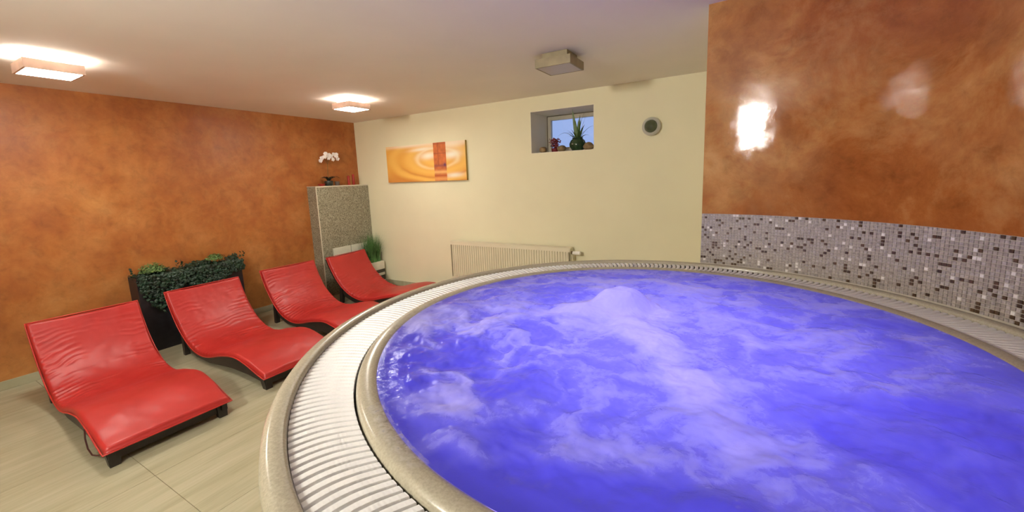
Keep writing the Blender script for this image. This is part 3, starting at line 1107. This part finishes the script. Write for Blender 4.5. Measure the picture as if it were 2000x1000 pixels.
# grass in a striped square pot
gp = empty('grass_pot', (.335, -.168, 0))
tag(gp, 'square white pot with a dark band holding tall green grass beside the ledge', 'potted plant')
s_ = .118
for z0, z1, mm in ((0, .09, 'potw'), (.09, .165, 'potd'), (.165, .205, 'potw'), (.205, .255, 'potd'), (.255, .372, 'potw')):
    MB().box(-s_, s_, -s_, s_, z0, z1, bev=.004).build('pot_band', M[mm], gp)
MB().box(-s_ + .012, s_ - .012, -s_ + .012, s_ - .012, .350, .360).build('soil', M['soil'], gp)
gr = MB()
for i in range(620):
    bx_, by_ = R_.uniform(-.085, .085), R_.uniform(-.085, .085)
    th = R_.uniform(0, 2 * PI)
    L1 = R_.uniform(.22, .46)
    sprd = R_.uniform(.02, .20) * (1.5 if R_.random() < .3 else 1)
    d = Vector((math.cos(th), math.sin(th), 0))
    w_ = R_.uniform(.0022, .0042)
    sd = Vector((-d.y, d.x, 0)) * w_
    vs_ = []
    for k in range(5):
        t = k / 4
        p = Vector((bx_, by_, .360)) + d * sprd * t * t + Vector((0, 0, L1 * (t - .12 * t * t * sprd * 5)))
        p.y = min(p.y, .155)
        p.x = max(p.x, -.12)
        p.y = max(p.y, -.135)
        q = sd * (1 - t * .9)
        vs_ += [p - q, p + q]
    gr.add(vs_, [(2 * k, 2 * k + 1, 2 * k + 3, 2 * k + 2) for k in range(4)])
tag(gr.build('grass_foliage', M['grass'], gp), kind='stuff')

# ------------------------------------------------------------------ on the ledge
op_ = empty('orchid', (.10, -.585, TZ))
tag(op_, 'white orchid in a small black pot on the mosaic ledge', 'orchid')
MB().lathe([(.0001, 0), (.042, 0), (.052, .012), (.056, .05), (.052, .066), (.045, .068), (.043, .058), (.0001, .056)], 28).build('pot', M['blackpot'], op_, smooth=True)
lv = MB()
for k, (dx, dy, l) in enumerate(((.03, .10, .15), (-.02, -.05, .10), (.03, -.06, .11), (-.03, .07, .12), (.05, .02, .10), (0, -.03, .09))):
    d = Vector((dx, dy, 0)).normalized()
    pts = [Vector((0, 0, .055)) + d * l * t + Vector((0, 0, .07 * math.sin(t * PI * .75))) for t in (0, .25, .5, .75, 1)]
    sd = Vector((-d.y, d.x, 0))
    vs_ = []
    for q, w_ in zip(pts, (.010, .018, .022, .018, .003)):
        vs_ += [q - sd * w_, q + Vector((0, 0, -.004)), q + sd * w_]
    lv.add(vs_, [(3 * a + c, 3 * a + c + 1, 3 * a + c + 4, 3 * a + c + 3) for a in range(4) for c in (0, 1)])
lv.build('leaves', M['blackpot'], op_, smooth=True)
stem_pts = [Vector((0, 0, .055)), Vector((.005, -.004, .18)), Vector((.0, .010, .29)), Vector((.0, .035, .375)), Vector((.005, .085, .42)), Vector((.01, .14, .41)), Vector((.01, .175, .375))]
st = MB().tube(stem_pts, .0035, 6, r2=.002)
st.tube([Vector((0, .012, .29)), Vector((.01, -.03, .36)), Vector((.01, -.08, .375)), Vector((.01, -.105, .345))], .0028, 6, r2=.0015)
st.build('stem', M['orchid_stem'], op_, smooth=True)
flm = MB()
for k in range(5):
    a = 2 * PI * k / 5 + PI / 2
    w_ = .019 if k in (1, 4) else .012
    l = .030
    c, s = math.cos(a), math.sin(a)
    P2 = lambda u, v, h: (h, u * c - v * s, u * s + v * c)
    flm.add([P2(0, 0, .004), P2(l * .5, w_, .008), P2(l * .9, w_ * .6, .003), P2(l, 0, 0), P2(l * .9, -w_ * .6, .003), P2(l * .5, -w_, .008), P2(l * .5, 0, .010)],
            [(0, 1, 6), (1, 2, 6), (2, 3, 6), (3, 4, 6), (4, 5, 6), (5, 0, 6)])
flm.add([(.004, -.006, -.002), (.018, -.006, -.012), (.018, .006, -.012), (.004, .006, -.002)], [(0, 1, 2, 3)])
fl_me = flm.mesh('flower', M['petal'], smooth=True)
for k, (y, z) in enumerate(((-.100, .335), (-.085, .370), (-.05, .385), (-.01, .40), (.03, .415), (-.03, .43), (.065, .40), (.10, .425), (.13, .40), (.165, .365), (.02, .37), (.075, .355), (.15, .425))):
    o = obj('flower', fl_me, op_, (.015 + .01 * (k % 3), y, z))
    o.rotation_euler = (R_.uniform(-.5, .5), R_.uniform(-.3, .3), R_.uniform(-1.1, .2))
    o.scale = (.95, .95, .95)

cd = empty('candle_bowl', (.105, -.700, TZ))
tag(cd, 'low red bowl at the left end of the mosaic ledge', 'bowl')
MB().lathe([(.0001, 0), (.03, 0), (.034, .006), (.052, .028), (.050, .030), (.034, .012), (.0001, .010)], 28).build('bowl', M['candle'], cd, smooth=True)
cu = empty('candle_cup', (.11, -.46, TZ))
tag(cu, 'small smoky cup right of the orchid on the mosaic ledge', 'cup')
MB().lathe([(.0001, 0), (.024, 0), (.028, .005), (.034, .055), (.032, .056), (.026, .012), (.0001, .010)], 24).build('cup_body', M['cup'], cu, smooth=True)
for y, h_, lab in ((-.268, .128, 'tall red pillar candle on the ledge, nearer the orchid'), (-.185, .150, 'tall red pillar candle on the ledge, nearer the cream wall')):
    cn = empty('pillar_candle', (.11, y, TZ))
    tag(cn, lab, 'candle', 'red candles on the ledge')
    MB().lathe([(.0001, 0), (.017, 0), (.018, .002), (.018, h_ - .003), (.016, h_), (.004, h_ - .004), (.0001, h_ - .004)], 20).build('wax', M['candle'], cn, smooth=True)
    MB().tube([(0, 0, h_ - .006), (.001, 0, h_ + .008)], .0012, 5).build('wick', M['blackpot'], cn)

# ------------------------------------------------------------------ canvas picture
pw, ph_ = 1.372, .490
NX, NY = 301, 111
xs_ = np.linspace(0, 1, NX)
ys_ = np.linspace(0, 1, NY)
Xp, Yp = np.meshgrid(xs_, ys_, indexing='ij')
col = np.zeros((NX, NY, 3))
A_ = np.array([.74, .31, .035]); B_ = np.array([.86, .49, .10]); C_ = np.array([.90, .72, .40]); D_ = np.array([.60, .20, .03]); E_ = np.array([.93, .88, .74])
ex, ey = (Xp - .66) / .60, (Yp - .60) / .62
wob = (fbm(Xp * 5, Yp * 3, 3, 5) - .5) * .10
rad_ = np.sqrt(ex ** 2 + ey ** 2) + wob
t1 = .5 + .5 * np.sin(rad_ * 17 + 1.2)
col[:] = B_ * 1.0
col = col * (1 - t1[..., None] * .55) + A_ * t1[..., None] * .55
hl = np.exp(-((rad_ - .42) / .05) ** 2) * smooth(.0, .5, Yp)
col = col * (1 - hl[..., None] * .7) + C_ * hl[..., None] * .7
lo_ = smooth(.95, 1.15, rad_) * smooth(.45, .0, Yp)
col = col * (1 - lo_[..., None] * .75) + D_ * lo_[..., None] * .75
dk = np.exp(-((rad_ - .80) / .045) ** 2) * smooth(.6, .2, Yp)
col = col * (1 - dk[..., None] * .6) + D_ * dk[..., None] * .6
for (cx_, cy_, sx, sy, am) in ((.56, .68, .10, .09, .9), (.84, .67, .10, .10, .95), (.48, .86, .14, .045, .85), (.86, .14, .10, .06, .85), (.30, 1.0, .35, .05, .6), (.85, .92, .16, .10, .6)):
    g_ = np.exp(-(((Xp - cx_) / sx) ** 2 + ((Yp - cy_ - (Xp - cx_) * .12) / sy) ** 2)) * am
    col = col * (1 - g_[..., None]) + E_ * g_[..., None]
top_w = smooth(.86, 1.0, Yp) * smooth(.05, .4, Xp) * .55
col = col * (1 - top_w[..., None]) + E_ * top_w[..., None]
strip = (Xp > .625) & (Xp < .775)
sc = np.array([.56, .145, .035])
sn = .75 + .5 * fbm(Xp * 40, Yp * 14, 3, 9)
scol = sc * sn[..., None]
for yb, w_, cc in ((.235, .045, (.85, .48, .16)), (.055, .05, (.80, .36, .10)), (.40, .035, (.30, .08, .06)), (.72, .012, (.34, .08, .03)), (.97, .02, (.40, .10, .04)), (.14, .02, (.45, .09, .02))):
    g_ = np.exp(-(((Yp - yb) / w_) ** 2))
    scol = scol * (1 - g_[..., None] * .85) + np.array(cc) * g_[..., None] * .85
g_ = np.exp(-(((Xp - .755) / .015) ** 2 + ((Yp - .42) / .05) ** 2))
scol = scol * (1 - g_[..., None]) + np.array((.10, .03, .10)) * g_[..., None]
g_ = np.exp(-(((Xp - .68) / .006) ** 2)) * (Yp > .4)
scol = scol * (1 - g_[..., None] * .6) + np.array((.28, .06, .02)) * g_[..., None] * .6
col[strip] = scol[strip]
col = np.clip(col, 0, 1)
m, nt, b = mat('printed_canvas')
at = nt.nodes.new('ShaderNodeAttribute')
at.attribute_name = 'print'
nt.links.new(at.outputs['Color'], b.inputs['Base Color'])
b.inputs['Roughness'].default_value = 0.7
M['print'] = m
M['canvas_edge'] = simple('canvas_edge', (0.40, 0.26, 0.06), .7)
pic = empty('canvas_picture', (.657, 0, 1.512))
tag(pic, 'wide orange and yellow abstract canvas with a red stripe on the cream wall', 'picture')
MB().box(0, pw, -.033, -.001, 0, ph_).build('canvas', M['canvas_edge'], pic)
pm = grid_mesh('print', Xp * pw, np.full_like(Xp, -.0338), Yp * ph_, M['print'], attr={'print': col})
obj('printed_face', pm, pic)

# ------------------------------------------------------------------ radiator
rd = empty('radiator', (0, 0, 0))
tag(rd, 'long cream panel radiator under the window on the cream wall', 'radiator')
x0, x1, zt, zb = 1.775, 3.430, .742, .245
yf = -.118
body = MB()
nrib = 50
pit = (x1 - x0 - .04) / nrib
for side in (0,):
    prof_ = [(x0 + .02, yf + .004)]
    for i in range(nrib):
        a = x0 + .02 + i * pit
        prof_ += [(a + .002, yf + .004), (a + .008, yf - .008), (a + pit - .008, yf - .008), (a + pit - .002, yf + .004)]
    prof_.append((x1 - .02, yf + .004))
    n_ = len(prof_)
    vs_ = [(x, y, zb + .03) for x, y in prof_] + [(x, y, zt - .045) for x, y in prof_]
    body.add(vs_, [(i, i + 1, n_ + i + 1, n_ + i) for i in range(n_ - 1)])
body.box(x0 + .003, x1 - .003, yf - .009, yf + .012, zt - .046, zt - .008)
body.box(x0 + .003, x1 - .003, yf - .002, yf + .012, zb, zb + .031)
body.box(x0 + .02, x1 - .02, yf + .005, yf + .015, zb + .02, zt - .04)
body.build('ribbed_panel', M['radiator'], rd)
MB().box(x0, x1, yf - .011, -.035, zt - .009, zt, bev=.003).build('top_grille', M['radiator'], rd)
for xa in (x0, x1 - .004):
    MB().box(xa, xa + .004, yf - .004, -.035, zb + .01, zt - .009).build('side_cover', M['radiator'], rd)
MB().box(x0 + .01, x1 - .01, -.036, -.001, zb + .05, zt - .05).build('rear_panel', M['radiator'], rd)
vv = MB().tube([(x1 + .02, -.095, zt - .055), (x1 + .035, -.095, zt - .055), (x1 + .036, -.095, zt - .055), (x1 + .105, -.095, zt - .055)], .021, 16)
vv.build('thermostat_head', M['valve'], rd, smooth=True)
MB().tube([(x1 - .005, -.095, zt - .055), (x1 + .022, -.095, zt - .055)], .017, 12).build('valve_body', M['seal'], rd, smooth=True)
MB().tube([(x1 + .008, -.095, zt - .07), (x1 + .010, -.09, zt - .20), (x1 + .008, -.07, .20), (x1 + .008, -.06, .006)], .008, 8).build('feed_pipe', M['radiator'], rd, smooth=True)
MB().tube([(x0 + .02, -.07, zb + .06), (x0 - .02, -.07, zb + .05), (x0 - .03, -.06, zb), (x0 - .03, -.05, .006)], .008, 8).build('return_pipe', M['radiator'], rd, smooth=True)

# ------------------------------------------------------------------ round wall lamp
wl = empty('round_wall_lamp', (4.243, 0, 1.962))
tag(wl, 'round unlit glass wall lamp with dark centre, right of the window', 'lamp')


def axis_y(mb_prof, seg=36):
    mb = MB().lathe(mb_prof, seg)
    mb.v = [(x, -z, y) for x, y, z in mb.v]
    return mb


axis_y([(.0001, .001), (.045, .001), (.045, .018), (.0001, .018)]).build('wall_mount', M['valve'], wl, smooth=True)
axis_y([(.040, .012), (.078, .018), (.088, .032), (.082, .048), (.066, .060), (.060, .062), (.062, .056), (.076, .044), (.080, .032), (.072, .022), (.040, .016)]).build('glass_ring', M['lampglass'], wl, smooth=True)
axis_y([(.0001, .100), (.022, .097), (.042, .086), (.056, .068), (.060, .050), (.056, .030), (.030, .018), (.0001, .018)]).build('dark_globe', M['darkball'], wl, smooth=True)

# ------------------------------------------------------------------ ceiling lamps
def lamp(x, y, lit, lab, sz=.135, extra=None):
    r = empty('ceiling_lamp', (x, y, H))
    tag(r, lab, 'ceiling lamp', 'square ceiling lamps')
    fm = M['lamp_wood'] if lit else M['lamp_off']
    zt_, zb_ = -.045, -.103
    f = MB()
    t = .012
    f.box(-sz, sz, -sz, -sz + t, zb_, zt_)
    f.box(-sz, sz, sz - t, sz, zb_, zt_)
    f.box(-sz, -sz + t, -sz + t, sz - t, zb_, zt_)
    f.box(sz - t, sz, -sz + t, sz - t, zb_, zt_)
    f.build('frame', fm, r)
    MB().box(-sz + t, sz - t, -sz + t, sz - t, zb_ + .0005, zb_ + .012).build('diffuser', M['glow_down'] if lit else M['diff_off'], r)
    h2 = sz * .72
    MB().box(-h2, h2, -h2, h2, zt_ - .006, -.001).build('opal_base', M['glow_up'] if lit else M['diff_off'] if lit is None else M['lamp_off'], r)
    return r


lamp(1.122, -3.270, True, 'lit square ceiling lamp nearest the left edge, above the nearest lounger')
lamp(1.405, -1.165, True, 'lit square ceiling lamp near the corner above the far loungers')
lamp(3.838, -1.285, False, 'unlit square ceiling lamp near the window and over the back of the pool')
wp = empty('wall_light_panel', (3.24, YF, 2.115))
tag(wp, 'lit upright opal light panel on the wall behind the viewer', 'wall light')
MB().box(-.120, .120, .001, .045, -.185, .185, bev=.004).build('panel_frame', M['lamp_wood'], wp)
MB().box(-.108, .108, .046, .050, -.172, .172).build('opal_glass', M['glow_wall'], wp)

# ------------------------------------------------------------------ things in the window niche
SZ = WZ0 + .004
al = empty('aloe_plant', (3.435, .125, SZ))
tag(al, 'spiky green aloe in a round dark green glazed pot in the window niche', 'potted plant')
MB().lathe([(.0001, 0), (.055, 0), (.062, .008), (.088, .045), (.092, .075), (.078, .110), (.056, .130), (.060, .140), (.050, .138), (.048, .122), (.0001, .118)], 36).build('glazed_pot', M['vase'], al, smooth=True)


def blade(p0, d0, l, w_, droop, name='leaf', m_='aloe', n_=9, thick=.35):
    mb = MB()
    d0 = Vector(d0).normalized()
    pts = []
    p = Vector(p0)
    for i in range(n_):
        pts.append(p.copy())
        d = (d0 + Vector((0, 0, -1)) * droop * (i / n_) ** 1.3).normalized()
        p = p + d * l / (n_ - 1)
    side = d0.cross(Vector((0, -1, 0))) if abs(d0.y) < .9 else Vector((1, 0, 0))
    side = Vector((0, 0, 1)).cross(d0)
    if side.length < .2:
        side = Vector((1, 0, 0))
    side.normalize()
    vs_ = []
    for i, q in enumerate(pts):
        t = i / (n_ - 1)
        wv = w_ * (1 - t ** 1.6) * (.75 + .6 * t * (1 - t)) + .0006
        dd = (pts[min(i + 1, n_ - 1)] - pts[max(i - 1, 0)]).normalized()
        nn = side.cross(dd)
        vs_ += [q - side * wv, q + nn * wv * thick * -.2, q + side * wv, q - nn * wv * thick]
    fs_ = []
    for i in range(n_ - 1):
        for k in range(4):
            k2 = (k + 1) % 4
            fs_.append((4 * i + k, 4 * i + k2, 4 * i + 4 + k2, 4 * i + 4 + k))
    mb.add(vs_, fs_)
    return mb.build(name, M[m_], al, smooth=True)


for (dx, dy, dz, l, w_, dr) in ((-.14, -.05, 1, .33, .020, .05), (.08, .05, 1, .26, .017, .1), (.18, -.1, 1, .20, .015, .3), (-.1, .05, 1, .20, .016, .2), (.35, -.1, .9, .17, .020, .7), (-.5, -.1, .8, .14, .014, 1.1),
                                (.55, .0, .8, .24, .008, 1.2), (-.75, .0, .8, .24, .008, 1.7), (-.7, -.15, .9, .20, .007, 1.6), (.3, .0, 1, .26, .005, .5), (.0, .1, 1, .22, .012, .2), (.7, -.15, .6, .13, .012, 1.4), (-.45, -.2, .6, .10, .014, 1.5),
                                (.12, .1, 1, .28, .004, .9), (-.6, 0.1, 1, .22, .004, 1.5), (.5, -.1, 1, .16, .005, 1.8), (-.25, -.2, .8, .13, .014, .8)):
    blade((dx * .04, dy * .04, .125), (dx, dy, dz), l, w_ * (1.45 if w_ > .01 else 1.1), dr)

rp = empty('red_leaf_plant', (3.165, .115, SZ))
tag(rp, 'small dark red leafy plant at the left side of the window niche', 'potted plant')
MB().lathe([(.0001, 0), (.030, 0), (.034, .006), (.040, .042), (.036, .046), (.034, .038), (.0001, .036)], 24).build('pot', M['redleaf'], rp, smooth=True)
rl = MB()
for i in range(230):
    th, hh_ = R_.uniform(0, 2 * PI), R_.uniform(.05, .140)
    rr_ = R_.uniform(.01, .085) * min(1, hh_ / .10)
    p = (rr_ * math.cos(th), rr_ * math.sin(th) * .7, hh_)
    leaf(rl, p, (math.cos(th), math.sin(th) - .4, .6), (math.cos(th), math.sin(th), .8), R_.uniform(.018, .032), R_.uniform(.012, .020))
tag(rl.build('red_foliage', M['redleaf'], rp), kind='stuff')


def stone(x, y, sx, sy, sz, lab, seed):
    bm = bmesh.new()
    bmesh.ops.create_icosphere(bm, subdivisions=3, radius=1)
    rr_ = random.Random(seed)
    ph = [rr_.uniform(0, 6) for _ in range(4)]
    for v_ in bm.verts:
        c = v_.co
        k = 1 + .06 * math.sin(3 * c.x + ph[0]) + .06 * math.sin(4 * c.y + ph[1]) + .04 * math.sin(5 * c.z + ph[2])
        v_.co = Vector((c.x * sx * k, c.y * sy * k, max(c.z, -.80) * sz * k))
    zmin = min(v_.co.z for v_ in bm.verts)
    for v_ in bm.verts:
        v_.co.z -= zmin
    me_ = bpy.data.meshes.new('stone')
    bm.to_mesh(me_)
    bm.free()
    me_.polygons.foreach_set('use_smooth', [True] * len(me_.polygons))
    me_.materials.append(M['stone'])
    o = obj('round_stone', me_, None, (x, y, SZ))
    tag(o, lab, 'stone', 'brown stones in the window niche')


stone(3.045, .060, .048, .040, .036, 'round brown stone left of the red plant in the window niche', 1)
stone(3.270, .055, .050, .040, .038, 'round brown stone between the red plant and the aloe pot', 2)
stone(3.580, .070, .062, .045, .042, 'round brown stone right of the aloe pot in the window niche', 3)
